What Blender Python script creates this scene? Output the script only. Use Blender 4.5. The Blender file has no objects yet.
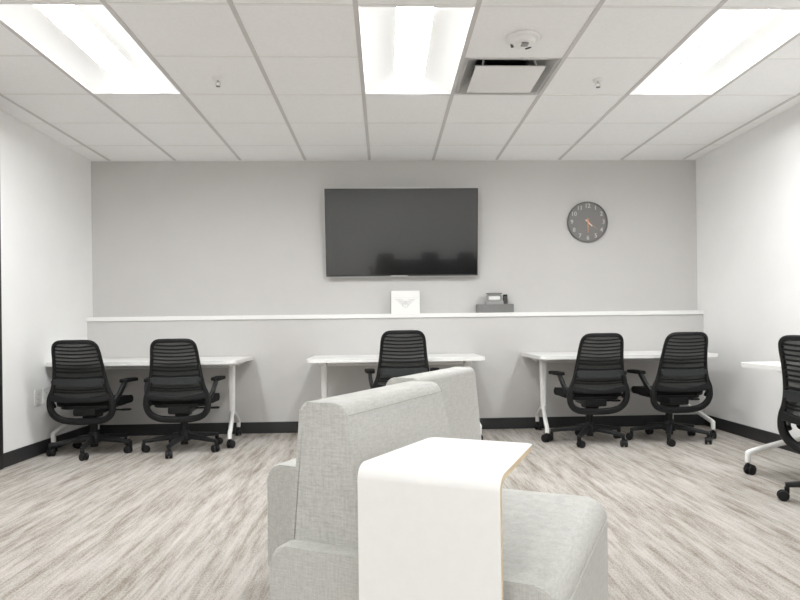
import bpy, bmesh, math, random
from mathutils import Vector, Matrix
random.seed(4)
PI = math.pi
SC = bpy.context.scene
COL = SC.collection

# ---------------------------------------------------------------- dimensions
T = 0.6096                       # ceiling module
H = 2.57                         # ceiling height
XL, XR = -2.743, 3.055           # side walls
YB = 6.114                       # upper back wall
YL = 6.0                         # lower back wall (face)
YF = -3.4                        # wall behind the camera
GX, Y1 = -2.5628, 4.3845         # ceiling grid origin
TOPH = 0.72                      # desk height

# ---------------------------------------------------------------- materials
def nmat(name):
    m = bpy.data.materials.new(name); m.use_nodes = True
    nt = m.node_tree
    return m, nt, nt.nodes['Principled BSDF']

def plain(name, col, rough=0.5, metal=0.0, var=0.05, scale=40.0, bump=0.0, bscale=200.0, spec=0.5, coat=0.0):
    m, nt, b = nmat(name)
    tc = nt.nodes.new('ShaderNodeTexCoord')
    n = nt.nodes.new('ShaderNodeTexNoise'); n.inputs['Scale'].default_value = scale; n.inputs['Detail'].default_value = 4
    nt.links.new(tc.outputs['Object'], n.inputs['Vector'])
    r = nt.nodes.new('ShaderNodeValToRGB')
    r.color_ramp.elements[0].position = 0.3; r.color_ramp.elements[1].position = 0.7
    r.color_ramp.elements[0].color = tuple(c * (1 - var) for c in col) + (1,)
    r.color_ramp.elements[1].color = tuple(min(1, c * (1 + var)) for c in col) + (1,)
    nt.links.new(n.outputs['Fac'], r.inputs['Fac']); nt.links.new(r.outputs['Color'], b.inputs['Base Color'])
    b.inputs['Roughness'].default_value = rough; b.inputs['Metallic'].default_value = metal
    b.inputs['Specular IOR Level'].default_value = spec
    b.inputs['Coat Weight'].default_value = coat
    if bump:
        n2 = nt.nodes.new('ShaderNodeTexNoise'); n2.inputs['Scale'].default_value = bscale
        nt.links.new(tc.outputs['Object'], n2.inputs['Vector'])
        bp = nt.nodes.new('ShaderNodeBump'); bp.inputs['Strength'].default_value = bump; bp.inputs['Distance'].default_value = 0.003
        nt.links.new(n2.outputs['Fac'], bp.inputs['Height']); nt.links.new(bp.outputs['Normal'], b.inputs['Normal'])
    return m

def carpet_mat():
    m, nt, b = nmat('carpet')
    N = nt.nodes.new; L = nt.links.new
    tc = N('ShaderNodeTexCoord')
    def stretched(sx, sy, detail, off, rough=0.6):
        mp = N('ShaderNodeMapping'); mp.inputs['Scale'].default_value = (sx, sy, 1); mp.inputs['Location'].default_value = (off, off * .7, 0)
        L(tc.outputs['Object'], mp.inputs['Vector'])
        n = N('ShaderNodeTexNoise'); n.inputs['Scale'].default_value = 1; n.inputs['Detail'].default_value = detail
        n.inputs['Roughness'].default_value = rough
        L(mp.outputs['Vector'], n.inputs['Vector']); return n
    a = stretched(21, 1.7, 4, 3.1, .6); c = stretched(60, 5.0, 5, 11.7, .75); f = stretched(170, 110, 3, 1.3, .8); w = stretched(6.0, 0.9, 3, 7.7)
    def mth(op, x, y):
        k = N('ShaderNodeMath'); k.operation = op
        for i, v in enumerate((x, y)):
            if isinstance(v, (int, float)): k.inputs[i].default_value = v
            else: L(v, k.inputs[i])
        return k.outputs[0]
    s = mth('ADD', mth('MULTIPLY', a.outputs['Fac'], 0.38), mth('MULTIPLY', c.outputs['Fac'], 0.34))
    s = mth('ADD', s, mth('MULTIPLY', f.outputs['Fac'], 0.42))
    s = mth('ADD', s, mth('MULTIPLY', w.outputs['Fac'], 0.16))
    r = N('ShaderNodeValToRGB')
    e = r.color_ramp.elements
    e[0].position = 0.50; e[0].color = (0.175, 0.148, 0.118, 1)
    e[1].position = 0.80; e[1].color = (0.60, 0.57, 0.535, 1)
    x = e.new(0.580); x.color = (0.30, 0.266, 0.226, 1)
    x = e.new(0.635); x.color = (0.405, 0.374, 0.338, 1)
    x = e.new(0.690); x.color = (0.485, 0.455, 0.425, 1)
    L(s, r.inputs['Fac']); L(r.outputs['Color'], b.inputs['Base Color'])
    b.inputs['Roughness'].default_value = 0.97; b.inputs['Specular IOR Level'].default_value = 0.1
    bp = N('ShaderNodeBump'); bp.inputs['Strength'].default_value = 0.5; bp.inputs['Distance'].default_value = 0.004
    L(f.outputs['Fac'], bp.inputs['Height']); L(bp.outputs['Normal'], b.inputs['Normal'])
    return m

def linen_mat(name, light, dark):
    m, nt, b = nmat(name)
    N = nt.nodes.new; L = nt.links.new
    tc = N('ShaderNodeTexCoord')
    outs = []
    for sc in ((30, 30, 260), (280, 280, 24), (120, 300, 300)):
        mp = N('ShaderNodeMapping'); mp.inputs['Scale'].default_value = sc
        L(tc.outputs['Object'], mp.inputs['Vector'])
        n = N('ShaderNodeTexNoise'); n.inputs['Scale'].default_value = 1; n.inputs['Detail'].default_value = 3
        L(mp.outputs['Vector'], n.inputs['Vector']); outs.append(n.outputs['Fac'])
    k0 = N('ShaderNodeMath'); k0.operation = 'ADD'; L(outs[0], k0.inputs[0]); L(outs[1], k0.inputs[1])
    k = N('ShaderNodeMath'); k.operation = 'ADD'; L(k0.outputs[0], k.inputs[0]); L(outs[2], k.inputs[1])
    k2 = N('ShaderNodeMath'); k2.operation = 'MULTIPLY'; L(k.outputs[0], k2.inputs[0]); k2.inputs[1].default_value = 0.3333
    r = N('ShaderNodeValToRGB'); e = r.color_ramp.elements
    e[0].position = 0.36; e[0].color = dark + (1,); e[1].position = 0.60; e[1].color = light + (1,)
    L(k2.outputs[0], r.inputs['Fac']); L(r.outputs['Color'], b.inputs['Base Color'])
    b.inputs['Roughness'].default_value = 0.9; b.inputs['Specular IOR Level'].default_value = 0.2
    b.inputs['Sheen Weight'].default_value = 0.15
    bp = N('ShaderNodeBump'); bp.inputs['Strength'].default_value = 0.25; bp.inputs['Distance'].default_value = 0.002
    L(k2.outputs[0], bp.inputs['Height']); L(bp.outputs['Normal'], b.inputs['Normal'])
    return m

def mesh_fabric_mat():
    m, nt, b = nmat('knit_mesh')
    N = nt.nodes.new; L = nt.links.new
    tc = N('ShaderNodeTexCoord')
    n = N('ShaderNodeTexNoise'); n.inputs['Scale'].default_value = 300
    L(tc.outputs['Object'], n.inputs['Vector'])
    r = N('ShaderNodeValToRGB'); e = r.color_ramp.elements
    e[0].color = (0.018, 0.02, 0.019, 1); e[1].color = (0.04, 0.043, 0.04, 1)
    L(n.outputs['Fac'], r.inputs['Fac']); L(r.outputs['Color'], b.inputs['Base Color'])
    b.inputs['Roughness'].default_value = 0.8
    tr = N('ShaderNodeBsdfTransparent'); mx = N('ShaderNodeMixShader'); mx.inputs[0].default_value = 0.10
    L(b.outputs[0], mx.inputs[1]); L(tr.outputs[0], mx.inputs[2])
    L(mx.outputs[0], nt.nodes['Material Output'].inputs['Surface'])
    return m

def emit_mat(name, col, s):
    m, nt, b = nmat(name)
    b.inputs['Base Color'].default_value = (0.9, 0.9, 0.9, 1)
    b.inputs['Emission Color'].default_value = col + (1,)
    b.inputs['Emission Strength'].default_value = s
    return m

def wood_mat():
    m, nt, b = nmat('ply_edge')
    N = nt.nodes.new; L = nt.links.new
    tc = N('ShaderNodeTexCoord'); w = N('ShaderNodeTexNoise'); w.inputs['Scale'].default_value = 60; w.inputs['Detail'].default_value = 4
    L(tc.outputs['Object'], w.inputs['Vector'])
    r = N('ShaderNodeValToRGB'); r.color_ramp.elements[0].color = (0.66, 0.52, 0.34, 1); r.color_ramp.elements[1].color = (0.76, 0.63, 0.44, 1)
    L(w.outputs['Fac'], r.inputs['Fac']); L(r.outputs['Color'], b.inputs['Base Color'])
    b.inputs['Roughness'].default_value = 0.5
    return m

M = {
    'wall_white': plain('wall_white', (0.875, 0.873, 0.866), 0.8, var=0.012, scale=3, bump=0.06, bscale=260, spec=0.2),
    'wall_grey': plain('wall_grey', (0.60, 0.59, 0.578), 0.8, var=0.012, scale=3, bump=0.06, bscale=260, spec=0.2),
    'tile': plain('ceiling_tile', (0.895, 0.892, 0.887), 0.95, var=0.02, scale=60, bump=0.15, bscale=420, spec=0.1),
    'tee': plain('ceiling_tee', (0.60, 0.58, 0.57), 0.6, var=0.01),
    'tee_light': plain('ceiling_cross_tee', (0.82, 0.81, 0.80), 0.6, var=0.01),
    'deck': plain('deck', (0.3, 0.3, 0.3), 0.9),
    'trim_white': plain('trim_white', (0.86, 0.855, 0.84), 0.4, var=0.01),
    'baseboard': plain('baseboard', (0.028, 0.028, 0.029), 0.55, var=0.06),
    'laminate': plain('white_laminate', (0.81, 0.806, 0.79), 0.42, var=0.01, spec=0.4),
    'white_metal': plain('white_powder_coat', (0.84, 0.835, 0.82), 0.4, var=0.015),
    'black_plastic': plain('black_plastic', (0.0095, 0.010, 0.0105), 0.42, spec=0.28, var=0.1, bump=0.05, bscale=600),
    'dark_plastic': plain('dark_plastic', (0.026, 0.028, 0.029), 0.5, spec=0.28, var=0.08, bump=0.05, bscale=600),
    'leg_plastic': plain('chair_leg_plastic', (0.017, 0.018, 0.019), 0.42, spec=0.28, var=0.08),
    'caster': plain('caster_rubber', (0.011, 0.011, 0.0115), 0.45, spec=0.28, var=0.1),
    'seat_fabric': plain('seat_fabric', (0.006, 0.006, 0.0065), 0.9, spec=0.28, var=0.25, scale=300, bump=0.2, bscale=500),
    'rib': plain('knit_rib', (0.004, 0.004, 0.0045), 0.7, spec=0.28, var=0.15),
    'chrome': plain('steel', (0.6, 0.6, 0.6), 0.25, metal=1.0, var=0.02),
    'carpet': carpet_mat(),
    'linen': linen_mat('linen', (0.545, 0.543, 0.518), (0.40, 0.398, 0.378)),
    'linen_seam': plain('linen_seam', (0.47, 0.465, 0.43), 0.9, var=0.1, scale=200),
    'mesh': mesh_fabric_mat(),
    'lens': emit_mat('light_lens', (0.97, 0.992, 1.0), 25.0),
    'lens_dim': emit_mat('dimmed_light_lens', (0.97, 0.99, 1.0), 5.5),
    'pan': plain('light_reflector', (0.90, 0.90, 0.89), 0.55, var=0.005),
    'wood': wood_mat(),
    'screen': plain('tv_screen', (0.009, 0.009, 0.0095), 0.10, var=0.02, spec=1.0, coat=0.6),
    'bezel': plain('tv_bezel', (0.03, 0.03, 0.031), 0.35, var=0.05),
    'silver': plain('silver', (0.55, 0.55, 0.54), 0.35, metal=0.6, var=0.03),
    'clock_face': plain('clock_face', (0.205, 0.20, 0.195), 0.6, var=0.03),
    'clock_rim': plain('clock_rim', (0.15, 0.147, 0.144), 0.5, var=0.03),
    'numeral': plain('clock_numeral', (0.62, 0.61, 0.59), 0.6, var=0.02),
    'copper': plain('copper', (0.72, 0.36, 0.22), 0.35, metal=0.5, var=0.04),
    'ivory': plain('ivory', (0.85, 0.78, 0.70), 0.4, var=0.02),
    'paper': plain('white_card', (0.88, 0.875, 0.86), 0.6, var=0.01),
    'print_grey': plain('grey_print', (0.68, 0.675, 0.665), 0.7, var=0.12, scale=150),
    'tray_grey': plain('grey_tray', (0.20, 0.197, 0.194), 0.55, var=0.05),
    'device_grey': plain('grey_device', (0.34, 0.335, 0.33), 0.5, var=0.04),
    'white_plastic': plain('white_plastic', (0.83, 0.825, 0.81), 0.4, var=0.01),
    'outlet_slot': plain('outlet_slot', (0.06, 0.06, 0.06), 0.6),
    'void': plain('dark_void', (0.012, 0.012, 0.012), 0.9),
    'duct': plain('duct_metal', (0.10, 0.10, 0.10), 0.5, metal=0.3),
    'door': plain('dark_frame', (0.012, 0.012, 0.013), 0.5),
    'door_leaf': plain('door_leaf', (0.42, 0.41, 0.40), 0.5, var=0.1),
}

# ---------------------------------------------------------------- mesh helpers
def link(name, bm, mat, parent=None, smooth=True, mats=None, loc=None, angle=35):
    bmesh.ops.recalc_face_normals(bm, faces=bm.faces)
    me = bpy.data.meshes.new(name); bm.to_mesh(me); bm.free()
    for mm in (mats or [mat]): me.materials.append(mm)
    if smooth:
        for p in me.polygons: p.use_smooth = True
        me.set_sharp_from_angle(angle=math.radians(angle))
    o = bpy.data.objects.new(name, me); COL.objects.link(o)
    if smooth:
        wn = o.modifiers.new('weighted_normals', 'WEIGHTED_NORMAL'); wn.keep_sharp = True; wn.weight = 80
    if parent is not None: o.parent = parent
    if loc: o.location = loc
    return o

def empty(name, loc=(0, 0, 0), rz=0.0):
    o = bpy.data.objects.new(name, None); COL.objects.link(o)
    o.location = loc; o.rotation_euler = (0, 0, rz); o.empty_display_size = 0.1
    return o

def tag(o, label, cat, group=None):
    o['label'] = label; o['category'] = cat
    if group: o['group'] = group
    return o

def struct(o): o['kind'] = 'structure'; return o

def box(bm, x0, x1, y0, y1, z0, z1, r=0.0, seg=2, mtx=None):
    res = bmesh.ops.create_cube(bm, size=1.0)
    vs = res['verts']
    for v in vs:
        v.co = Vector(((x0 + x1) / 2 + v.co.x * (x1 - x0), (y0 + y1) / 2 + v.co.y * (y1 - y0), (z0 + z1) / 2 + v.co.z * (z1 - z0)))
    if r > 0:
        es = list({e for v in vs for e in v.link_edges})
        out = bmesh.ops.bevel(bm, geom=es, offset=r, segments=seg, affect='EDGES', profile=0.5)
        vs = list({v for f in out['faces'] for v in f.verts} | {v for v in vs if v.is_valid})
    if mtx is not None:
        for v in vs: v.co = mtx @ v.co
    return vs

def cyl(bm, p0, p1, r0, r1=None, n=20, caps=True):
    r1 = r0 if r1 is None else r1
    p0, p1 = Vector(p0), Vector(p1); d = (p1 - p0)
    q = d.to_track_quat('Z', 'Y').to_matrix()
    a = [bm.verts.new(p0 + q @ Vector((r0 * math.cos(2 * PI * i / n), r0 * math.sin(2 * PI * i / n), 0))) for i in range(n)]
    b = [bm.verts.new(p1 + q @ Vector((r1 * math.cos(2 * PI * i / n), r1 * math.sin(2 * PI * i / n), 0))) for i in range(n)]
    for i in range(n): bm.faces.new((a[i], a[(i + 1) % n], b[(i + 1) % n], b[i]))
    if caps: bm.faces.new(a[::-1]); bm.faces.new(b)

def lathe(bm, prof, n=32, mtx=None):
    """prof: list of (r, z); r == 0 closes to a pole."""
    rings = []
    for r, z in prof:
        if r < 1e-6: rings.append([bm.verts.new((0, 0, z))])
        else: rings.append([bm.verts.new((r * math.cos(2 * PI * i / n), r * math.sin(2 * PI * i / n), z)) for i in range(n)])
    for A, B in zip(rings, rings[1:]):
        for i in range(n):
            j = (i + 1) % n
            if len(A) == 1 and len(B) == 1: continue
            if len(A) == 1: bm.faces.new((A[0], B[i], B[j]))
            elif len(B) == 1: bm.faces.new((A[i], A[j], B[0]))
            else: bm.faces.new((A[i], A[j], B[j], B[i]))
    if mtx is not None:
        for R_ in rings:
            for v in R_: v.co = mtx @ v.co

def catmull(pts, per=6, closed=False):
    P = [Vector(p) for p in pts]; n = len(P); out = []
    rng = range(n) if closed else range(n - 1)
    for i in rng:
        p0 = P[(i - 1) % n] if closed or i > 0 else P[0]
        p1 = P[i]; p2 = P[(i + 1) % n]
        p3 = P[(i + 2) % n] if closed or i + 2 < n else P[-1]
        for k in range(per):
            t = k / per
            out.append(0.5 * ((2 * p1) + (-p0 + p2) * t + (2 * p0 - 5 * p1 + 4 * p2 - p3) * t * t + (-p0 + 3 * p1 - 3 * p2 + p3) * t ** 3))
    if not closed: out.append(P[-1])
    return out

def sweep(bm, pts, section, closed=False, up=Vector((0, 1, 0)), caps=True):
    """pts: Vectors; section(i) -> list of (a, b): a across (in the plane of travel), b along up."""
    n = len(pts); rings = []
    for i, p in enumerate(pts):
        if closed: t = pts[(i + 1) % n] - pts[(i - 1) % n]
        else: t = pts[min(i + 1, n - 1)] - pts[max(i - 1, 0)]
        t.normalize()
        a = t.cross(up); 
        if a.length < 1e-5: a = Vector((1, 0, 0))
        a.normalize(); b = a.cross(t).normalized()
        rings.append([bm.verts.new(p + a * u + b * v) for u, v in section(i)])
    m = len(rings[0])
    for i in range(n if closed else n - 1):
        A, B = rings[i], rings[(i + 1) % n]
        for k in range(m): bm.faces.new((A[k], A[(k + 1) % m], B[(k + 1) % m], B[k]))
    if caps and not closed:
        bm.faces.new(rings[0][::-1]); bm.faces.new(rings[-1])

def rsec(w, h, r=0.3, n=3):
    """rounded rectangle section w x h; r as share of the smaller side"""
    rr = min(w, h) * r; out = []
    for cx, cy, a0 in ((w / 2 - rr, h / 2 - rr, 0), (-w / 2 + rr, h / 2 - rr, PI / 2), (-w / 2 + rr, -h / 2 + rr, PI), (w / 2 - rr, -h / 2 + rr, 1.5 * PI)):
        for k in range(n + 1):
            a = a0 + PI / 2 * k / n
            out.append((cx + rr * math.cos(a), cy + rr * math.sin(a)))
    return out

def csec(r, n=10): return [(r * math.cos(2 * PI * k / n), r * math.sin(2 * PI * k / n)) for k in range(n)]

def round_poly(pts, radii, n=6):
    out = []
    m = len(pts)
    for i, p in enumerate(pts):
        p = Vector(p); r = radii[i]
        if r <= 0: out.append(p); continue
        a = (Vector(pts[i - 1]) - p); b = (Vector(pts[(i + 1) % m]) - p)
        la, lb = a.length, b.length; a.normalize(); b.normalize()
        ang = a.angle(b); d = min(r / math.tan(ang / 2), 0.49 * la, 0.49 * lb); r = d * math.tan(ang / 2)
        bis = (a + b).normalized(); c = p + bis * (r / math.sin(ang / 2))
        s = p + a * d - c; e = p + b * d - c
        for k in range(n + 1):
            t = k / n; v = s.lerp(e, t)
            # spherical step
            tot = s.angle(e)
            v = (s * math.sin((1 - t) * tot) + e * math.sin(t * tot)) / math.sin(tot)
            out.append(c + v)
    return out

def prism(bm, poly, l0, l1, place, bev=0.0, seg=2):
    """extrude 2D polygon between l0 and l1; place(u, v, l) -> 3D"""
    a = [bm.verts.new(place(p[0], p[1], l0)) for p in poly]
    b = [bm.verts.new(place(p[0], p[1], l1)) for p in poly]
    n = len(poly); fs = []
    for i in range(n): bm.faces.new((a[i], a[(i + 1) % n], b[(i + 1) % n], b[i]))
    ca = bm.faces.new(a[::-1]); cb = bm.faces.new(b)
    if bev > 0:
        es = list(ca.edges) + list(cb.edges)
        bmesh.ops.bevel(bm, geom=es, offset=bev, segments=seg, affect='EDGES', profile=0.5)

def copy_tree(o, parent=None):
    kids = list(o.children)
    c = o.copy(); COL.objects.link(c)
    if parent is not None: c.parent = parent
    for k in kids: copy_tree(k, c)
    return c

def kids(o, base): return [c for c in o.children if c.name.split('.')[0] == base]

# ================================================================ ROOM SHELL
def slab(name, mat, *b):
    bm = bmesh.new(); box(bm, *b)
    return struct(link(name, bm, mat, smooth=False))

slab('floor', M['carpet'], XL - .12, XR + .12, YF - .12, YB + .12, -0.1, 0)
slab('wall_back', M['wall_grey'], XL - .12, XR + .12, YB, YB + .12, 0, H + .3)
slab('wall_left', M['wall_white'], XL - .12, XL, YF, YB, 0, H + .3)
slab('wall_right', M['wall_white'], XR, XR + .12, YF, YB, 0, H + .3)
slab('wall_front', M['wall_white'], XL - .12, XR + .12, YF - .12, YF, 0, H + .3)
slab('wall_lower', M['wall_grey'], XL, XR, YL, YB, 0, 1.062)
bm = bmesh.new(); box(bm, XL, XR, YL - .018, YB, 1.062, 1.10, 0.003)
struct(link('trim_1', bm, M['trim_white']))                      # ledge cap on the lower wall
def base_strip(name, x0, x1, y0, y1):
    bm = bmesh.new(); box(bm, x0, x1, y0, y1, 0, 0.105, 0.003)
    struct(link(name, bm, M['baseboard']))
base_strip('baseboard_back', XL, XR, YL - .011, YL)
base_strip('baseboard_left', XL, XL + .011, 4.65, YL - .011)
base_strip('baseboard_right', XR - .011, XR, YF, YL - .011)
# dark door frame on the left wall, its far jamb just at the picture's edge
bm = bmesh.new()
box(bm, XL, XL + .02, 4.59, 4.65, 0, 2.53); box(bm, XL, XL + .02, 3.62, 3.68, 0, 2.53); box(bm, XL, XL + .02, 3.68, 4.59, 2.47, 2.53)
dr = struct(link('door_1', bm, M['door'], smooth=False))
bm = bmesh.new(); box(bm, XL, XL + .008, 3.68, 4.59, 0.008, 2.47)
link('door_leaf', bm, M['door_leaf'], dr, smooth=False)
bm = bmesh.new(); cyl(bm, (XL + .008, 4.52, 1.0), (XL + .055, 4.52, 1.0), .01); cyl(bm, (XL + .05, 4.525, 1.0), (XL + .05, 4.40, 1.0), .009)
link('door_handle', bm, M['chrome'], dr)

# ---- ceiling: tiles between tees
cols = [XL] + [GX + T * i for i in range(10)] + [XR]
row_edges = []
y = Y1 + 2 * T
while y > YF: row_edges.append(y); y -= T
rows = [YB] + row_edges + [YF]
LIGHT_COLS = (1, 4, 7)
LIGHT_Y0 = [Y1 - 2 * T, Y1 - 6 * T, Y1 - 10 * T]
DIFF = (5, Y1 - T)
def is_hole(ci, yc):
    if ci - 1 in LIGHT_COLS and any(y0 < yc < y0 + 2 * T for y0 in LIGHT_Y0): return True
    return ci - 1 == DIFF[0] and DIFF[1] < yc < DIFF[1] + T
bm = bmesh.new()
for ci in range(len(cols) - 1):
    for ri in range(len(rows) - 1):
        y1_, y0_ = rows[ri], rows[ri + 1]
        if is_hole(ci, (y0_ + y1_) / 2): continue
        dz = 0.004
        box(bm, cols[ci] + .002, cols[ci + 1] - .002, y0_ + .002, y1_ - .002, H + dz, H + .022)
box(bm, XL, XR, YF, YB, H + .22, H + .3)
struct(link('ceiling', bm, M['tile'], smooth=False))
bm = bmesh.new()                                                  # long tees
for x in cols[1:-1]:
    box(bm, x - .0125, x + .0125, YF, YB - .001, H, H + .012)
    box(bm, x - .0015, x + .0015, YF, YB - .001, H + .012, H + .05)
struct(link('trim_2', bm, M['tee'], smooth=False))
bm = bmesh.new()                                                  # cross tees and wall angle
def in_hole_x(y):
    segs = []
    for ci in range(len(cols) - 1):
        if is_hole(ci, y - .01) and is_hole(ci, y + .01) and ci - 1 in LIGHT_COLS: continue
        segs.append((cols[ci], cols[ci + 1]))
    return segs
for k, y in enumerate(row_edges):
    w = .010 if k % 2 == 0 else .006
    for a, b in in_hole_x(y):
        box(bm, a + .0126, b - .0126, y - w, y + w, H + .001, H + .012)
for b in ((XL, XL + .02, YF, YB), (XR - .02, XR, YF, YB), (XL + .02, XR - .02, YB - .02, YB), (XL + .02, XR - .02, YF, YF + .02)):
    box(bm, *b, H - .001, H + .003)
struct(link('trim_3', bm, M['tee_light'], smooth=False))

# ================================================================ CEILING LIGHTS
def make_light():
    w, l = T - .026, 2 * T - .026          # opening
    r = empty('ceiling_light')
    hw, hl = w / 2, l / 2
    bm = bmesh.new()                         # housing: closed box open at the bottom
    t = .004; zt = .13
    box(bm, -hw, -hw + t, -hl, hl, .002, zt); box(bm, hw - t, hw, -hl, hl, .002, zt)
    box(bm, -hw + t, hw - t, -hl, -hl + t, .002, zt); box(bm, -hw + t, hw - t, hl - t, hl, .002, zt)
    box(bm, -hw, hw, -hl, hl, zt, zt + .006)
    link('housing', bm, M['pan'], r, smooth=False)
    for s in (-1, 1):
        bm = bmesh.new()
        prof = [(hw - t - .001, .006), (.25, .020), (.21, .034), (.17, .044), (.13, .051), (.097, .054)]
        poly = [(s * a, z) for a, z in prof] + [(s * a, z + .004) for a, z in reversed(prof)]
        prism(bm, poly, -hl + t + .001, hl - t - .001, lambda u, v, l_: Vector((u, l_, v)))
        link('reflector', bm, M['pan'], r)
        bm = bmesh.new()
        ep = [(-(hw - t - .002), .006)] + [(-a, z) for a, z in prof[1:]] + [(a, z) for a, z in reversed(prof[1:])] + [(hw - t - .002, .006)]
        prism(bm, ep, s * (hl - t - .008), s * (hl - t - .003), lambda u, v, l_: Vector((u, l_, v)))
        link('end_plate', bm, M['pan'], r, smooth=False)
    bm = bmesh.new()
    poly = [(.094 * math.cos(a), .054 - .006 * math.sin(a)) for a in [PI * k / 16 for k in range(17)]]
    prism(bm, poly, -hl + t + .012, hl - t - .012, lambda u, v, l_: Vector((u, l_, v)), bev=.006)
    link('lens', bm, M['lens'], r)
    return r
light0 = make_light(); n = 0
dim_lens = kids(light0, 'lens')[0].data.copy(); dim_lens.materials[0] = M['lens_dim']
names = {1: 'on the left of the room', 4: 'in the middle of the ceiling', 7: 'on the right of the room'}
vis = {1: 'long lit recessed ceiling light nearest the left wall',
       4: 'long lit recessed ceiling light in the middle, beside the air diffuser',
       7: 'long lit recessed ceiling light nearest the right wall'}
for yi, y0 in enumerate(LIGHT_Y0):
    for c in LIGHT_COLS:
        o = light0 if n == 0 else copy_tree(light0); n += 1
        o.location = (GX + T * (c + .5), y0 + T, H)
        lab = vis[c] if yi == 0 else ['', 'lit recessed ceiling light overhead of the camera, ', 'lit recessed ceiling light far behind the camera, '][yi] + names[c]
        if yi == 1:                                   # the zone over the camera is dimmed
            ln = kids(o, 'lens')[0]; ln.data = dim_lens
        tag(o, lab, 'ceiling light', 'recessed ceiling lights')

# ================================================================ AIR DIFFUSER, SMOKE DETECTOR, SPRINKLERS
cx, cy = GX + T * 5.5, Y1 - T / 2
d = empty('air_diffuser', (cx, cy, H))
tag(d, 'square white air diffuser with a plaque dropped in the ceiling', 'air vent')
bm = bmesh.new()
h0, h1 = T / 2 - .014, .19
o4 = [(-h0, -h0), (h0, -h0), (h0, h0), (-h0, h0)]; i4 = [(-h1, -h1), (h1, -h1), (h1, h1), (-h1, h1)]
rings = []
for pts, z in ((o4, .002), ([(a * .93, b * .93) for a, b in o4], .004), (i4, .085), ([(a * .98, b * .98) for a, b in i4], .16)):
    rings.append([bm.verts.new((a, b, z)) for a, b in pts])
for A, B in zip(rings, rings[1:]):
    for i in range(4): bm.faces.new((A[i], A[(i + 1) % 4], B[(i + 1) % 4], B[i]))
bm.faces.new(rings[-1])
bmesh.ops.solidify(bm, geom=bm.faces[:], thickness=-.002)
link('cone', bm, M['white_plastic'], d, smooth=False)
bm = bmesh.new(); lathe(bm, [(0, .158), (.15, .158), (.15, .075), (.142, .075), (.142, .15), (0, .15)], 40)
link('duct_collar', bm, M['void'], d)
bm = bmesh.new(); box(bm, -.216, .216, -.216, .216, -.016, -.006, .004)
for sx in (-1, 1):
    for sy in (-1, 1): cyl(bm, (sx * .17, sy * .17, -.007), (sx * .15, sy * .15, .09), .006, n=8)
link('plaque', bm, M['white_plastic'], d)

s = empty('smoke_detector', (.785, 3.511, H)); s.scale = (1.04, 1.04, .75); tag(s, 'round white smoke detector with dark slots on ceiling', 'smoke detector')
bm = bmesh.new(); lathe(bm, [(0, .003), (.092, .003), (.092, -.008), (.086, -.016), (.07, -.02), (0, -.02)], 40); link('base', bm, M['white_plastic'], s)
bm = bmesh.new(); lathe(bm, [(0, -.02), (.068, -.02), (.066, -.036), (.058, -.046), (.03, -.05), (.028, -.056), (0, -.057)], 40); link('cover', bm, M['white_plastic'], s)
for deg in (160, 48):
    bm = bmesh.new(); a0 = math.radians(deg)
    ro = [(.0645 * math.cos(a0 + (q - 5) * .055), .0645 * math.sin(a0 + (q - 5) * .055)) for q in range(11)]
    ri = [(.0500 * math.cos(a0 + (q - 5) * .055), .0500 * math.sin(a0 + (q - 5) * .055)) for q in range(11)]
    prism(bm, ro + ri[::-1], -.0505, -.040, lambda u, v, l_: Vector((u, v, l_)))
    link('slot', bm, M['outlet_slot'], s, smooth=False)
bm = bmesh.new(); box(bm, -.012, .026, -.034, .002, -.064, -.050, .003); link('test_button', bm, M['device_grey'], s)

def sprinkler(loc, lab):
    s = empty('sprinkler', loc); tag(s, lab, 'sprinkler', 'ceiling sprinklers')
    bm = bmesh.new(); lathe(bm, [(0, .003), (.036, .003), (.036, -.003), (.028, -.009), (.014, -.010), (0, -.010)], 28); link('escutcheon', bm, M['white_plastic'], s)
    bm = bmesh.new()
    cyl(bm, (0, 0, -.008), (0, 0, -.020), .008, n=12)
    for k in (-1, 1):
        P = catmull([(k * .006, 0, -.018), (k * .014, 0, -.028), (k * .011, 0, -.040), (0, 0, -.046)], 4)
        sweep(bm, P, lambda i: csec(.0025, 6))
    link('frame', bm, M['silver'], s)
    bm = bmesh.new(); lathe(bm, [(0, -.045), (.014, -.046), (.014, -.048), (0, -.049)], 16); link('deflector', bm, M['tray_grey'], s)
sprinkler((-1.042, 4.109, H), 'small ceiling sprinkler between the left and middle lights')
sprinkler((1.411, 4.109, H), 'small ceiling sprinkler just beside the air diffuser, towards the wall clock')

# ================================================================ TELEVISION
tv = empty('television', (.174, 6.02, 1.865)); tag(tv, 'large wall-mounted black flat television tilted down above the ledge', 'television')
tv.rotation_euler = (math.radians(6.4), 0, 0)
W_, H_ = 1.440, .822
bm = bmesh.new(); box(bm, -W_ / 2, W_ / 2, -.022, .014, -H_ / 2, H_ / 2, .004); link('casing', bm, M['bezel'], tv)
bm = bmesh.new(); box(bm, -W_ / 2 + .010, W_ / 2 - .010, -.0235, -.0215, -H_ / 2 + .016, H_ / 2 - .010); link('screen', bm, M['screen'], tv, smooth=False)
bm = bmesh.new()
for a, b, z0, z1 in ((-W_ / 2, W_ / 2, -H_ / 2 - .003, -H_ / 2 + .003), (-W_ / 2, W_ / 2, H_ / 2 - .002, H_ / 2 + .002)): box(bm, a, b, -.0235, .005, z0, z1)
for sx in (-1, 1): box(bm, sx * W_ / 2 - .002, sx * W_ / 2 + .002, -.0235, .005, -H_ / 2, H_ / 2)
link('edge_trim', bm, M['silver'], tv, smooth=False)
bm = bmesh.new(); box(bm, -.11, .05, -.0262, -.0234, -H_ / 2 + .002, -H_ / 2 + .010, .001); link('chin_reflection', bm, M['silver'], tv)  # pale silver strip stands in for a reflection along the chin
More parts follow.
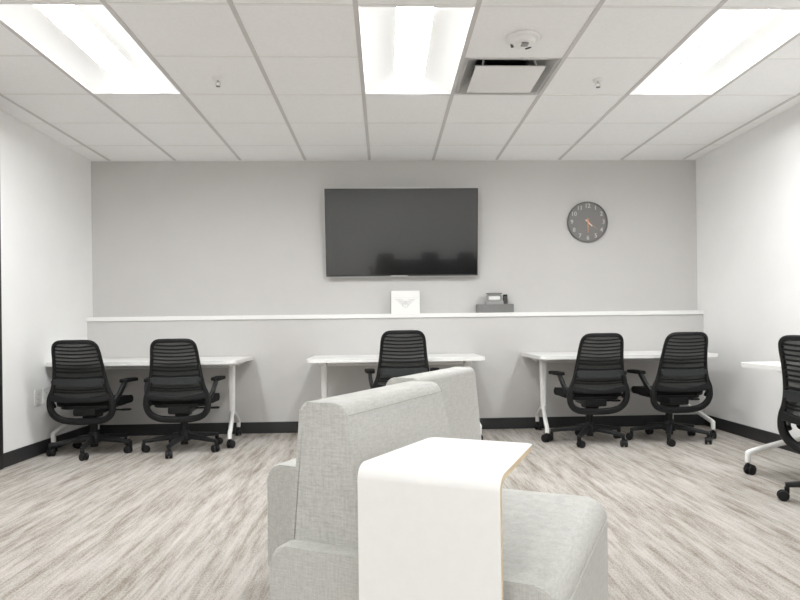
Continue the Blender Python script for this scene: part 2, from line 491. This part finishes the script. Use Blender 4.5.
bm = bmesh.new(); box(bm, -.35, .35, .014, .040, -.22, -.05, .004); link('wall_mount', bm, M['bezel'], tv)

# ================================================================ WALL CLOCK
ck = empty('wall_clock', (1.974, YB, 1.968)); ck.scale = (.965, 1, .965); tag(ck, 'round grey wall clock with pale numerals and copper hands', 'clock')
ROTC = Matrix.Rotation(PI / 2, 4, 'X')       # lathe +z -> -y (towards the room)
bm = bmesh.new(); lathe(bm, [(0, 0), (.202, 0), (.204, .006), (.204, .026), (.200, .030), (.194, .029), (.192, .020), (0, .020)], 72, ROTC); link('case', bm, M['clock_rim'], ck)
bm = bmesh.new(); lathe(bm, [(0, .0225), (.1915, .0225), (.1915, .0200), (0, .0200)], 72, ROTC); link('dial', bm, M['clock_face'], ck)
def text_mesh(txt, size, mat, parent, name, ext=.0012):
    cu = bpy.data.curves.new(name, 'FONT'); cu.body = txt; cu.size = size; cu.align_x = 'CENTER'; cu.align_y = 'CENTER'; cu.extrude = ext; cu.offset = .0007
    t = bpy.data.objects.new(name + '_src', cu); COL.objects.link(t)
    me = bpy.data.meshes.new_from_object(t.evaluated_get(bpy.context.evaluated_depsgraph_get()))
    bpy.data.objects.remove(t); bpy.data.curves.remove(cu)
    me.materials.clear(); me.materials.append(mat); me.name = name
    o = bpy.data.objects.new(name, me); COL.objects.link(o); o.parent = parent
    return o
bpy.context.view_layer.update()
for k in range(1, 13):
    a = PI / 2 - k * PI / 6
    o = text_mesh(str(k), .058, M['numeral'], ck, 'numeral')
    o.location = (.160 * math.cos(a), -.0235, .160 * math.sin(a)); o.rotation_euler = (PI / 2, 0, 0)
def hand(name, ang, l, tail, w, dep, mat):
    a = math.radians(90 - ang); bm = bmesh.new()
    poly = [(-tail, -w * .5), (0, -w * .6), (l, -w * .3), (l, w * .3), (0, w * .6), (-tail, w * .5)]
    prism(bm, poly, dep, dep + .0015, lambda u, v, l_: Vector((u * math.cos(a) - v * math.sin(a), -l_, u * math.sin(a) + v * math.cos(a))))
    link(name, bm, mat, ck, smooth=False)
hand('hour_hand', 135, .062, .03, .014, .026, M['ivory'])
hand('minute_hand', 180, .108, .035, .009, .029, M['copper'])
hand('second_hand', 128, .125, .04, .003, .032, M['copper'])
bm = bmesh.new(); lathe(bm, [(0, .036), (.008, .036), (.010, .033), (.010, .022), (0, .022)], 20, ROTC); link('hub', bm, M['copper'], ck)

# ================================================================ LEDGE THINGS
bx = empty('display_box', (.199, 6.035, 1.10)); tag(bx, 'white square box printed with a faint grey winged mark, standing on the ledge', 'box')
bm = bmesh.new(); box(bm, -.134, .134, -.04, .04, 0, .215, .003); link('carton', bm, M['paper'], bx)
bm = bmesh.new(); box(bm, -.131, .131, -.0408, -.0398, .150, .1515); link('lid_seam', bm, M['print_grey'], bx, smooth=False)
bm = bmesh.new()
def place_f(u, v, l): return Vector((u, -.040 - l, .098 + v))
prism(bm, [(.02 * math.cos(2 * PI * k / 20), .004 + .022 * math.sin(2 * PI * k / 20)) for k in range(20)], .0002, .0009, place_f)
for s_ in (-1, 1):
    for j in range(5):
        l0_ = .115 - j * .018; zz = .030 - j * .014
        pl = [(s_ * .018, zz - .006 - j * .002), (s_ * l0_ * .6, zz + .000), (s_ * l0_, zz + .012), (s_ * l0_ * .62, zz + .008), (s_ * .018, zz + .003)]
        prism(bm, pl, .0002, .0008 + .0001 * j, place_f)
for j, wd in enumerate((.03, .022, .012)):
    prism(bm, [(-wd, -.030 - j * .009), (wd, -.030 - j * .009), (wd, -.026 - j * .009), (-wd, -.026 - j * .009)], .0002, .0007, place_f)
link('winged_mark', bm, M['print_grey'], bx, smooth=False)

tr = empty('desk_tray', (1.052, 6.045, 1.10)); tag(tr, 'low grey open tray on the ledge', 'tray')
bm = bmesh.new(); box(bm, -.172, .172, -.055, .055, 0, .008, .002); link('bottom', bm, M['tray_grey'], tr)
bm = bmesh.new()
for b in ((-.172, .172, -.055, -.050), (-.172, .172, .050, .055), (-.172, -.167, -.05, .05), (.167, .172, -.05, .05)): box(bm, *b, .006, .080, .0015)
link('rim_wall', bm, M['tray_grey'], tr)
hp = empty('tape_dispenser', (1.047, 6.045, 1.1085)); tag(hp, 'grey tape dispenser with an open carrying loop, sitting in the tray', 'tape dispenser')
bm = bmesh.new(); box(bm, -.088, .085, -.035, .035, 0, .103, .006); link('body', bm, M['device_grey'], hp)
bm = bmesh.new()
P = [Vector(p) for p in catmull([(-.068, 0, .10), (-.068, 0, .135), (-.058, 0, .160), (0, 0, .163), (.058, 0, .160), (.068, 0, .135), (.068, 0, .10)], 5)]
sweep(bm, P, lambda i: rsec(.013, .034, .3)); link('handle', bm, M['device_grey'], hp)
bm = bmesh.new(); box(bm, -.072, .072, -.03, .03, .168, .180, .003); link('lid', bm, M['tray_grey'], hp)
bm = bmesh.new(); cyl(bm, (-.054, 0, .128), (.054, 0, .128), .0235, n=24); link('tape_roll', bm, M['white_plastic'], hp)
rm = empty('remote_control', (1.152, 6.04, 1.108)); tag(rm, 'black remote control standing upright in the tray', 'remote control')
bm = bmesh.new(); box(bm, -.021, .021, -.013, .013, 0, .165, .006); link('case', bm, M['black_plastic'], rm)
bm = bmesh.new()
for i in range(3):
    for j in range(6): box(bm, -.014 + i * .011, -.008 + i * .011, -.0142, -.0128, .04 + j * .019, .050 + j * .019)
link('buttons', bm, M['tray_grey'], rm, smooth=False)

def outlet(loc, lab):
    o = empty('wall_outlet', loc, -PI / 2); tag(o, lab, 'outlet', 'outlets on the left wall')
    # local: faces -y
    bm = bmesh.new(); box(bm, -.04, .04, -.007, 0, -.062, .062, .003); link('cover_plate', bm, M['white_plastic'], o)
    for z in (-.021, .021):
        bm = bmesh.new(); box(bm, -.018, .018, -.010, -.006, z - .016, z + .016, .003)
        sk = link('socket', bm, M['white_plastic'], o)
        for x in (-.007, .007):
            bm = bmesh.new(); box(bm, x - .0015, x + .0015, -.0106, -.0095, z - .002, z + .008)
            link('slot', bm, M['outlet_slot'], sk, smooth=False)
    o.rotation_euler = (0, 0, PI / 2)
outlet((XL, 5.135, .455), 'white wall outlet plate on the left wall, the one nearer the doorway')
outlet((XL, 5.255, .455), 'white wall outlet plate on the left wall, half hidden behind the office chair')

# ================================================================ TRAINING TABLES
def caster_bm(bm, r=.033, w=.020, gap=.012, top=.085, cx=0, cy=0, ang=0.0):
    mt = Matrix.Translation((cx, cy, 0)) @ Matrix.Rotation(ang, 4, 'Z')
    # axle along local y, fork trails in local x
    tx = .018
    for s_ in (-1, 1):
        m2 = mt @ Matrix.Translation((tx, s_ * (gap / 2 + w / 2), r)) @ Matrix.Rotation(PI / 2, 4, 'X')
        lathe(bm, [(0, -w / 2), (r * .72, -w / 2), (r * .93, -w * .42), (r, -w * .2), (r, w * .2), (r * .93, w * .42), (r * .72, w / 2), (0, w / 2)], 22, m2)
    # hood between and over the wheels
    n = 12; poly = [(tx + r * 1.08 * math.cos(math.radians(-10 + 200 * k / n)), r + r * 1.08 * math.sin(math.radians(-10 + 200 * k / n))) for k in range(n + 1)]
    prism(bm, poly, -gap * .45, gap * .45, lambda u, v, l_: mt @ Vector((u, l_, v)))
    box(bm, -.012, .012, -.012, .012, r * 1.5, top - .012, .003, mtx=mt)
    p = mt @ Vector((0, 0, 0)); cyl(bm, (p.x, p.y, top - .03), (p.x, p.y, top), .008, n=10)

TWD, TDP = 1.524, .76
def make_table():
    r = empty('training_table')
    hw, hd = TWD / 2, TDP / 2
    bm = bmesh.new()
    poly = round_poly([(-hw, -hd), (hw, -hd), (hw, hd), (-hw, hd)], [.05] * 4, 6)
    prism(bm, poly, TOPH - .030, TOPH, lambda u, v, l_: Vector((u, v, l_)), bev=.004)
    link('tabletop', bm, M['laminate'], r)
    for s_ in (-1, 1):
        xc = s_ * (hw - .12); xf = s_ * (hw - .058); xr = s_ * (hw - .128)
        bm = bmesh.new()
        # column, slightly tapered oval tube
        P = [Vector((xc, .0, z)) for z in (.235, .40, .55, TOPH - .05)]
        sweep(bm, P, lambda i: rsec(.062 - .004 * (3 - i), .05, .35, 4), up=Vector((0, 1, 0)))
        # front arm
        P = catmull([(xc, .0, .25), (xc + (xf - xc) * .35, -.10, .222), (xf, -.325, .150), (xf, -.352, .128), (xf, -.354, .082)], 6)
        sweep(bm, P, lambda i: rsec(.036, .034, .4, 3), up=Vector((1, 0, 0)))
        # rear arm
        P = catmull([(xc, .0, .25), (xc, .10, .222), (xr, .245, .150), (xr, .270, .128), (xr, .272, .082)], 6)
        sweep(bm, P, lambda i: rsec(.036, .034, .4, 3), up=Vector((1, 0, 0)))
        lg = link('leg', bm, M['white_metal'], r)
        for (x, y, a) in ((xf, -.354, math.radians(95 - s_ * 20)), (xr, .272, math.radians(80 + s_ * 25))):
            bm = bmesh.new(); caster_bm(bm, ang=a, cx=x, cy=y); link('caster', bm, M['caster'], lg)
        bm = bmesh.new()                                       # fold bracket under the top
        box(bm, xc - .030, xc + .030, -.18, .20, TOPH - .062, TOPH - .031, .004)
        link('bracket', bm, M['white_metal'], r)
        bm = bmesh.new()                                       # triangular gusset towards the end
        pl = [(xc + s_ * .03, TOPH - .031), (xc + s_ * .095, TOPH - .031), (xc + s_ * .03, TOPH - .075)]
        prism(bm, pl, .10, .155, lambda u, v, l_: Vector((u, l_, v)), bev=.002)
        link('gusset', bm, M['white_metal'], r)
    bm = bmesh.new(); box(bm, -hw + .15, hw - .15, -.02, .02, TOPH - .080, TOPH - .045, .005)
    link('crossbar', bm, M['white_metal'], r)
    return r
t0 = make_table()
tables = [((-1.978, 5.612, 0), 0, 'long white folding table in the corner by the left wall, two chairs at it'),
          ((.092, 5.612, 0), 0, 'white folding table under the television with one chair at it'),
          ((2.043, 5.612, 0), 0, 'long white folding table below the clock, two chairs at it'),
          ((2.672, 3.30, 0), -PI / 2, 'white folding table set against the right wall, cut off by the picture edge')]
for i, (p, rz, lab) in enumerate(tables):
    o = t0 if i == 0 else copy_tree(t0)
    o.location = p; o.rotation_euler = (0, 0, rz); o.scale.x = .972 if i == 1 else 1; tag(o, lab, 'table', 'white training tables on casters')

# ================================================================ OFFICE CHAIRS
def yb(z):
    K = [(.25, -.150), (.30, -.200), (.36, -.235), (.44, -.252), (.52, -.256), (.60, -.263), (.68, -.279), (.76, -.302), (.84, -.331), (.92, -.364)]
    for (a, b), (c, d_) in zip(K, K[1:]):
        if z <= c: t = (z - a) / (c - a); return b + (d_ - b) * t
    return K[-1][1]
HALF = [(0, .893), (.074, .893), (.118, .889), (.146, .870), (.160, .834), (.169, .76), (.178, .68), (.189, .60), (.203, .53), (.222, .475),
        (.229, .43), (.229, .385), (.214, .338), (.176, .300), (.110, .279), (0, .274)]
WID = [.032, .032, .031, .029, .027, .026, .027, .028, .032, .040, .044, .046, .048, .050, .052, .052]
def make_chair():
    r = empty('office_chair')
    # --- base
    bm = bmesh.new(); lathe(bm, [(0, .075), (.030, .075), (.052, .085), (.055, .125), (.042, .150), (.034, .165), (0, .165)], 28)
    link('hub', bm, M['leg_plastic'], r)
    bm = bmesh.new()
    P = [Vector((.035 + (.315 - .035) * k / 8, 0, .118 - .030 * (k / 8) ** 1.3)) for k in range(9)]
    sweep(bm, P, lambda i: rsec(.046 - .014 * i / 8, .050 - .024 * i / 8, .3, 3), up=Vector((0, 0, 1)))
    leg = link('leg', bm, M['leg_plastic'], r)
    bm = bmesh.new(); caster_bm(bm, r=.029, w=.021, gap=.010, top=.090, ang=.9)
    link('caster', bm, M['caster'], leg, loc=(.308, 0, 0))
    leg.rotation_euler = (0, 0, math.radians(-90))
    for k in range(1, 5):
        l2 = copy_tree(leg, r); l2.rotation_euler = (0, 0, math.radians(-90 + 72 * k))
    bm = bmesh.new(); cyl(bm, (0, 0, .05), (0, 0, .24), .029, n=22); cyl(bm, (0, 0, .235), (0, 0, .345), .016, n=16); link('gas_column', bm, M['black_plastic'], r)
    # --- mechanism
    bm = bmesh.new(); box(bm, -.085, .085, -.19, .13, .315, .375, .015)
    box(bm, -.055, .055, -.09, .06, .285, .325, .012); link('mechanism', bm, M['black_plastic'], r)
    bm = bmesh.new(); cyl(bm, (.07, .04, .335), (.235, .04, .335), .007, n=10); box(bm, .20, .275, .018, .062, .327, .343, .006); link('tilt_lever', bm, M['black_plastic'], r)
    # --- seat
    bm = bmesh.new()
    poly = round_poly([(-.232, -.17), (.232, -.17), (.272, .25), (-.272, .25)], [.09, .09, .12, .12], 8)
    prism(bm, poly, .385, .447, lambda u, v, l_: Vector((u, v, l_ - max(0, v - .12) * .12)), bev=.024, seg=4)
    link('seat', bm, M['seat_fabric'], r)
    bm = bmesh.new()
    poly = round_poly([(-.20, -.18), (.20, -.18), (.21, .20), (-.21, .20)], [.08] * 4, 6)
    prism(bm, poly, .368, .392, lambda u, v, l_: Vector((u, v, l_)), bev=.008); link('seat_pan', bm, M['black_plastic'], r)
    # --- back frame: closed outline + cross band
    bm = bmesh.new()
    full = HALF + [(-x, z) for x, z in reversed(HALF[1:-1])]
    wid = WID + list(reversed(WID[1:-1]))
    P = catmull([(x, yb(z) + .25 * x * x, z) for x, z in full], 5, closed=True)
    wd = [w.x for w in catmull([(w, 0, 0) for w in wid], 5, closed=True)]
    # thickness of the lower loop grows
    sweep(bm, P, lambda i: rsec(wd[i], .024 + (.016 if P[i].z < .46 else 0) * min(1, (.46 - P[i].z) / .08), .4, 3), closed=True)
    bf = link('back_frame', bm, M['black_plastic'], r)
    bm = bmesh.new()
    P2 = [Vector((x, yb(.468 - .25 * (.0484 - x * x)) + .25 * x * x - .004, .472 - .55 * (.0484 - x * x))) for x in [(-.212 + .424 * k / 16) for k in range(17)]]
    sweep(bm, P2, lambda i: rsec(.032 + .024 * abs(i - 8) / 8, .022, .4, 3)); link('cross_band', bm, M['black_plastic'], bf)
    # --- mesh panel
    def xo(z):
        for (a, za), (b, zb) in zip(HALF[3:], HALF[4:]):
            if zb <= z <= za: t = (za - z) / (za - zb); return a + (b - a) * t
        return HALF[3][0]
    def ym(x, z): return yb(z) + .25 * x * x + .004 - .010 * (1 - (x / .2) ** 2)
    bm = bmesh.new(); nz, nx = 30, 12
    G = []
    for j in range(nz + 1):
        z = .455 + (.884 - .455) * j / nz; e = min(xo(min(z, .866)), .215) - (.0 if z < .86 else (z - .86) * .8)
        G.append([bm.verts.new((e * (2 * k / nx - 1), ym(e * (2 * k / nx - 1), z), z)) for k in range(nx + 1)])
    for j in range(nz):
        for k in range(nx): bm.faces.new((G[j][k], G[j][k + 1], G[j + 1][k + 1], G[j + 1][k]))
    bmk = link('back_mesh', bm, M['mesh'], r)
    bm = bmesh.new()
    zs = [.862 - .0275 * k for k in range(8)] + [.628, .535, .515]
    for k, z in enumerate(zs):
        e = xo(z) - .006; hgt = .012 if k < 7 else .016 if k < 9 else .012
        Pz = [Vector((e * q / 8, ym(e * q / 8, z) - .005, z - .010 * (1 - (q / 8) ** 2))) for q in range(-8, 9)]
        sweep(bm, Pz, lambda i: rsec(hgt, .008, .4, 2))
    link('knit_rib', bm, M['rib'], bmk)
    # --- lumbar
    bm = bmesh.new()
    Pz = [Vector((q * .0205, ym(q * .0205, .585) - .020, .585 - .004 * (1 - (q / 8) ** 2))) for q in range(-8, 9)]
    sweep(bm, Pz, lambda i: rsec(.060, .014, .4, 3))
    for s_ in (-1, 1): box(bm, s_ * .172 - .014, s_ * .172 + .014, ym(.172, .585) - .030, ym(.172, .585) - .010, .572, .610, .004)
    link('lumbar_support', bm, M['dark_plastic'], r)
    # --- arms
    for s_ in (-1, 1):
        bm = bmesh.new()
        P = catmull([(s_ * .205, -.215, .400), (s_ * .228, -.195, .425), (s_ * .250, -.150, .475), (s_ * .262, -.105, .530), (s_ * .266, -.060, .568)], 6)
        sweep(bm, P, lambda i: rsec(.045, .028, .4, 3), up=Vector((s_, 0, 0.2)))
        a = link('armrest', bm, M['black_plastic'], r)
        bm = bmesh.new()
        poly = round_poly([(-.032, -.10), (.032, -.10), (.041, .135), (-.041, .135)], [.03] * 4, 5)
        rz = Matrix.Rotation(-s_ * math.radians(5), 4, 'Z')
        prism(bm, poly, .562, .588, lambda u, v, l_: rz @ Vector((u, v, l_)) + Vector((s_ * .264, 0, 0)), bev=.008, seg=3)
        link('arm_pad', bm, M['rib'], a)
    return r
ch0 = make_chair()
#        x, y, rot, leg offset, lift, label
chairs = [(-2.335, 5.20, 3, 9, 0.0, 'black mesh-back office chair beside the left wall outlets'),
          (-1.628, 5.225, 5, -4, 0.0, 'black mesh-back office chair at the open end of the left corner table'),
          (.142, 5.23, 0, 20, .042, 'black mesh-back office chair at the table under the television, behind the sofa'),
          (1.695, 5.25, 0, 39, 0.0, 'black mesh-back office chair at the end of the clock-side table nearest the sofas'),
          (2.375, 5.262, 0, 47, 0.0, 'black mesh-back office chair at the corner end of the table below the clock'),
          (2.462, 3.27, -70, 29, 0.0, 'black office chair at the right wall table, cut off by the picture edge')]
for i, (x, y, rot, lo, lift, lab) in enumerate(chairs):
    o = ch0 if i == 0 else copy_tree(ch0)
    o.location = (x, y, 0); o.rotation_euler = (0, 0, math.radians(rot))
    tag(o, lab, 'chair', 'black swivel office chairs')
    for k, lg in enumerate(kids(o, 'leg')): lg.rotation_euler = (0, 0, math.radians(-90 + 72 * k + lo - rot))
    if lift:
        for c in o.children:
            if c.name.split('.')[0] not in ('leg', 'hub', 'gas_column'): c.location.z += lift
    for k, lg in enumerate(kids(o, 'leg')):                      # every caster swivels its own way
        kids(lg, 'caster')[0].rotation_euler = (0, 0, ((i * 5 + k) * 2.4) % 6.28 if i < 5 else -.9)

# furniture added behind the camera for the television to mirror
for x, y, rz, lab in ((-.02, -1.35, 170, 'black office chair added for the dark shape at the lower left of the television screen'),  # this chair is added in place of a dark upright shape in the reflection
                      (.99, -1.5, 185, 'black office chair mirrored in the middle of the television screen'),
                      (1.70, -1.5, 178, 'black office chair mirrored at the right end of the television screen')):
    o = copy_tree(ch0); o.location = (x, y, 0); o.rotation_euler = (0, 0, math.radians(rz))
    tag(o, lab, 'chair', 'black swivel office chairs')
cb = empty('reflection_bench', (1.35, -3.15, 0)); tag(cb, 'low black bench added behind the camera to darken the bottom of the television reflection', 'bench')  # unseen bench added only to darken the low part of the screen reflection
bm = bmesh.new(); box(bm, -1.3, 1.3, -.22, .22, .05, .46, .004); box(bm, -1.27, 1.27, -.19, .19, 0, .05); link('carcass', bm, M['baseboard'], cb)
for k in range(4):
    bm = bmesh.new(); box(bm, -1.29 + k * .648, -.66 + k * .648, .221, .239, .07, .45, .003); dd = link('door', bm, M['black_plastic'], cb)
    bm = bmesh.new(); cyl(bm, (-1.04 + k * .648, .252, .40), (-.91 + k * .648, .252, .40), .006, n=10); link('handle', bm, M['chrome'], dd)
bm = bmesh.new(); box(bm, -1.32, 1.32, -.24, .245, .46, .50, .008); link('seat_pad', bm, M['seat_fabric'], cb)

# ================================================================ LOUNGE SOFAS
SD, SW = .715, .735        # depth (d1), width (w)
def make_sofa():
    """local: x = d1 (back -> seat front), y = w (near end -> far end)"""
    r = empty('lounge_sofa')
    z0, zs, zb = .035, .442, .790
    pl = lambda u, v, l_: Vector((u, l_, v))
    bm = bmesh.new()
    poly = round_poly([(0, z0), (SD, z0), (SD, zs), (0, zs)], [.008, .008, .055, .045], 7)
    prism(bm, poly, 0, SW, pl, bev=.012, seg=3); link('seat', bm, M['linen'], r)
    bm = bmesh.new()
    b = [(.026, zs - .012), (.255, zs - .012), (.184, zb), (.058, zb)]
    polyb = round_poly(b, [.004, .004, .040, .022], 8)
    prism(bm, polyb, .055, .700, pl, bev=.012, seg=3); bk = link('backrest', bm, M['linen'], r)
    # piping seams
    bm = bmesh.new()
    for yy in (.0595, .6955):
        rp = round_poly([(.045, zs - .01), (.255, zs - .01), (.184, zb), (.058, zb)], [.004, .004, .040, .022], 8)
        rp = [p for p in rp if p[0] > .075 and p[1] > zs + .004]           # front slope and top only
        Pp = [Vector((p[0] + .0002, yy, p[1] - .0008)) for p in rp]
        sweep(bm, Pp, lambda i: csec(.0022, 6))
    Pp = [Vector((.1903, .07 + .615 * k / 6, zb - .030)) for k in range(7)]
    sweep(bm, Pp, lambda i: csec(.0018, 6), up=Vector((0, 0, 1)))
    link('piping', bm, M['linen_seam'], bk)
    bm = bmesh.new()
    Pp = [Vector((SD + .0002, .012 + (SW - .024) * k / 6, zs - .062)) for k in range(7)]
    sweep(bm, Pp, lambda i: csec(.003, 6), up=Vector((0, 0, 1)))
    for yy in (.0035, SW - .0035):
        Pp = [Vector((p[0], yy, p[1])) for p in round_poly([(0 + .004, z0), (SD - .004, z0), (SD - .004, zs - .004), (.004, zs - .004)], [.008, .008, .055, .045], 7)]
        sweep(bm, Pp, lambda i: csec(.002, 6), closed=True)
    link('piping', bm, M['linen_seam'], kids(r, 'seat')[0])
    for x in (.07, SD - .07):
        for y in (.07, SW - .07):
            bm = bmesh.new(); lathe(bm, [(0, 0), (.022, 0), (.024, .004), (.024, .040), (0, .040)], 18); link('foot', bm, M['black_plastic'], r, loc=(x, y, 0))
    return r
TH = math.radians(26.4)
d1 = Vector((math.cos(TH), -math.sin(TH), 0)); wv = Vector((math.sin(TH), math.cos(TH), 0))
OA = Vector((-.292, 1.592, 0))
sA = make_sofa(); sA.location = OA; sA.rotation_euler = (0, 0, -TH)
tag(sA, 'pale grey linen lounge seat in front with the white side table across it', 'sofa', 'grey lounge seats placed back to back')
sB = copy_tree(sA)
sB.location = OA + d1 * .114 + wv * (.768 + SW); sB.rotation_euler = (0, 0, -TH + PI)
sB.scale.x = .972; tag(sB, 'pale grey linen lounge seat behind the first one, facing the other way', 'sofa', 'grey lounge seats placed back to back')

# ================================================================ WHITE SIDE TABLE (bent C shape)
ct = empty('side_table'); ct.location = OA; ct.rotation_euler = (0, 0, -TH)
tag(ct, 'white bent plywood side table with pale wood edges pulled over the seat', 'side table')
zt = .668; th = .013; ya, yb2 = -.036, .350
path = [(yb2, zt)]                               # (w, z) outer path
def arc(cx, cz, rad, a0, a1, n=8): return [(cx + rad * math.cos(math.radians(a0 + (a1 - a0) * k / n)), cz + rad * math.sin(math.radians(a0 + (a1 - a0) * k / n))) for k in range(n + 1)]
R_ = .034
outer = [(yb2, zt)] + arc(ya + R_, zt - R_, R_, 90, 180) + arc(ya + R_, .004 + R_ * .55, R_ * .55, 180, 270) [0:0] + [(ya, .030)] + arc(ya + .022, .004 + .022, .022, 180, 270) + [(.34, .004)]
inner = [(.34, .004 + th)] + list(reversed(arc(ya + .022, .004 + .022, .022 - th, 180, 270))) + list(reversed(arc(ya + R_, zt - R_, R_ - th, 90, 180))) + [(yb2, zt - th)]
bm = bmesh.new()
xa, xb = .271, .602
prism(bm, outer + inner, xa, xb, lambda u, v, l_: Vector((l_, u, v)))
for v in bm.verts:                                 # the top narrows a little towards its free end
    if v.co.z > .3 and v.co.y > .05: v.co.x = .434 + (v.co.x - .434) * .87
# round the two free corners of the top
ed = [e for e in bm.edges if all(abs(v.co.y - yb2) < 1e-5 for v in e.verts) and abs(e.verts[0].co.z - e.verts[1].co.z) > .005]
bmesh.ops.bevel(bm, geom=ed, offset=.02, segments=5, affect='EDGES', profile=0.5)
bmesh.ops.recalc_face_normals(bm, faces=bm.faces)
edge = bmesh.new()
def is_edge(f):
    nrm = f.normal
    if abs(nrm.x) > .9: return True
    return f.calc_center_median().y > yb2 - .025 and abs(nrm.z) < .3
ef = [f for f in bm.faces if is_edge(f)]
for f in ef: edge.faces.new([edge.verts.new(v.co) for v in f.verts])
bmesh.ops.remove_doubles(edge, verts=edge.verts, dist=1e-6)
bmesh.ops.delete(bm, geom=ef, context='FACES_ONLY')
pn = link('bent_panel', bm, M['laminate'], ct)
link('plywood_edge', edge, M['wood'], ct, smooth=False)

# ================================================================ WORLD, CAMERA, VIEW
wld = bpy.data.worlds.new('World'); SC.world = wld; wld.use_nodes = True
wld.node_tree.nodes['Background'].inputs[0].default_value = (1, 1, 1, 1)
wld.node_tree.nodes['Background'].inputs[1].default_value = 0.0
yaw, pitch, roll = .03863, .00069, -.01236
f_, cxp, cyp, hc = 637.84, 409.25, 326.4, .9755
cyw, syw, cp, sp = math.cos(yaw), math.sin(yaw), math.cos(pitch), math.sin(pitch)
fw = Vector((syw * cp, cyw * cp, sp)); rt = Vector((cyw, -syw, 0)); up = rt.cross(fw)
rt2 = rt * math.cos(roll) + up * math.sin(roll); up2 = up * math.cos(roll) - rt * math.sin(roll)
cam = bpy.data.cameras.new('camera'); co = bpy.data.objects.new('camera', cam); COL.objects.link(co)
mw = Matrix((rt2, up2, -fw)).transposed().to_4x4(); mw.translation = (0, 0, hc); co.matrix_world = mw
cam.sensor_width = 36; cam.sensor_fit = 'HORIZONTAL'; cam.lens = 36 * f_ / 800
cam.shift_x = (400 - cxp) / 800; cam.shift_y = (cyp - 300) / 800; cam.clip_start = .05
SC.camera = co
SC.view_settings.view_transform = 'Standard'; SC.view_settings.look = 'None'
SC.view_settings.gamma = 1; SC.view_settings.use_curve_mapping = False
SC.view_settings.exposure = 1.02
SC.cycles.use_denoising = True
SC.cycles.max_bounces = 14; SC.cycles.diffuse_bounces = 10; SC.cycles.transparent_max_bounces = 12
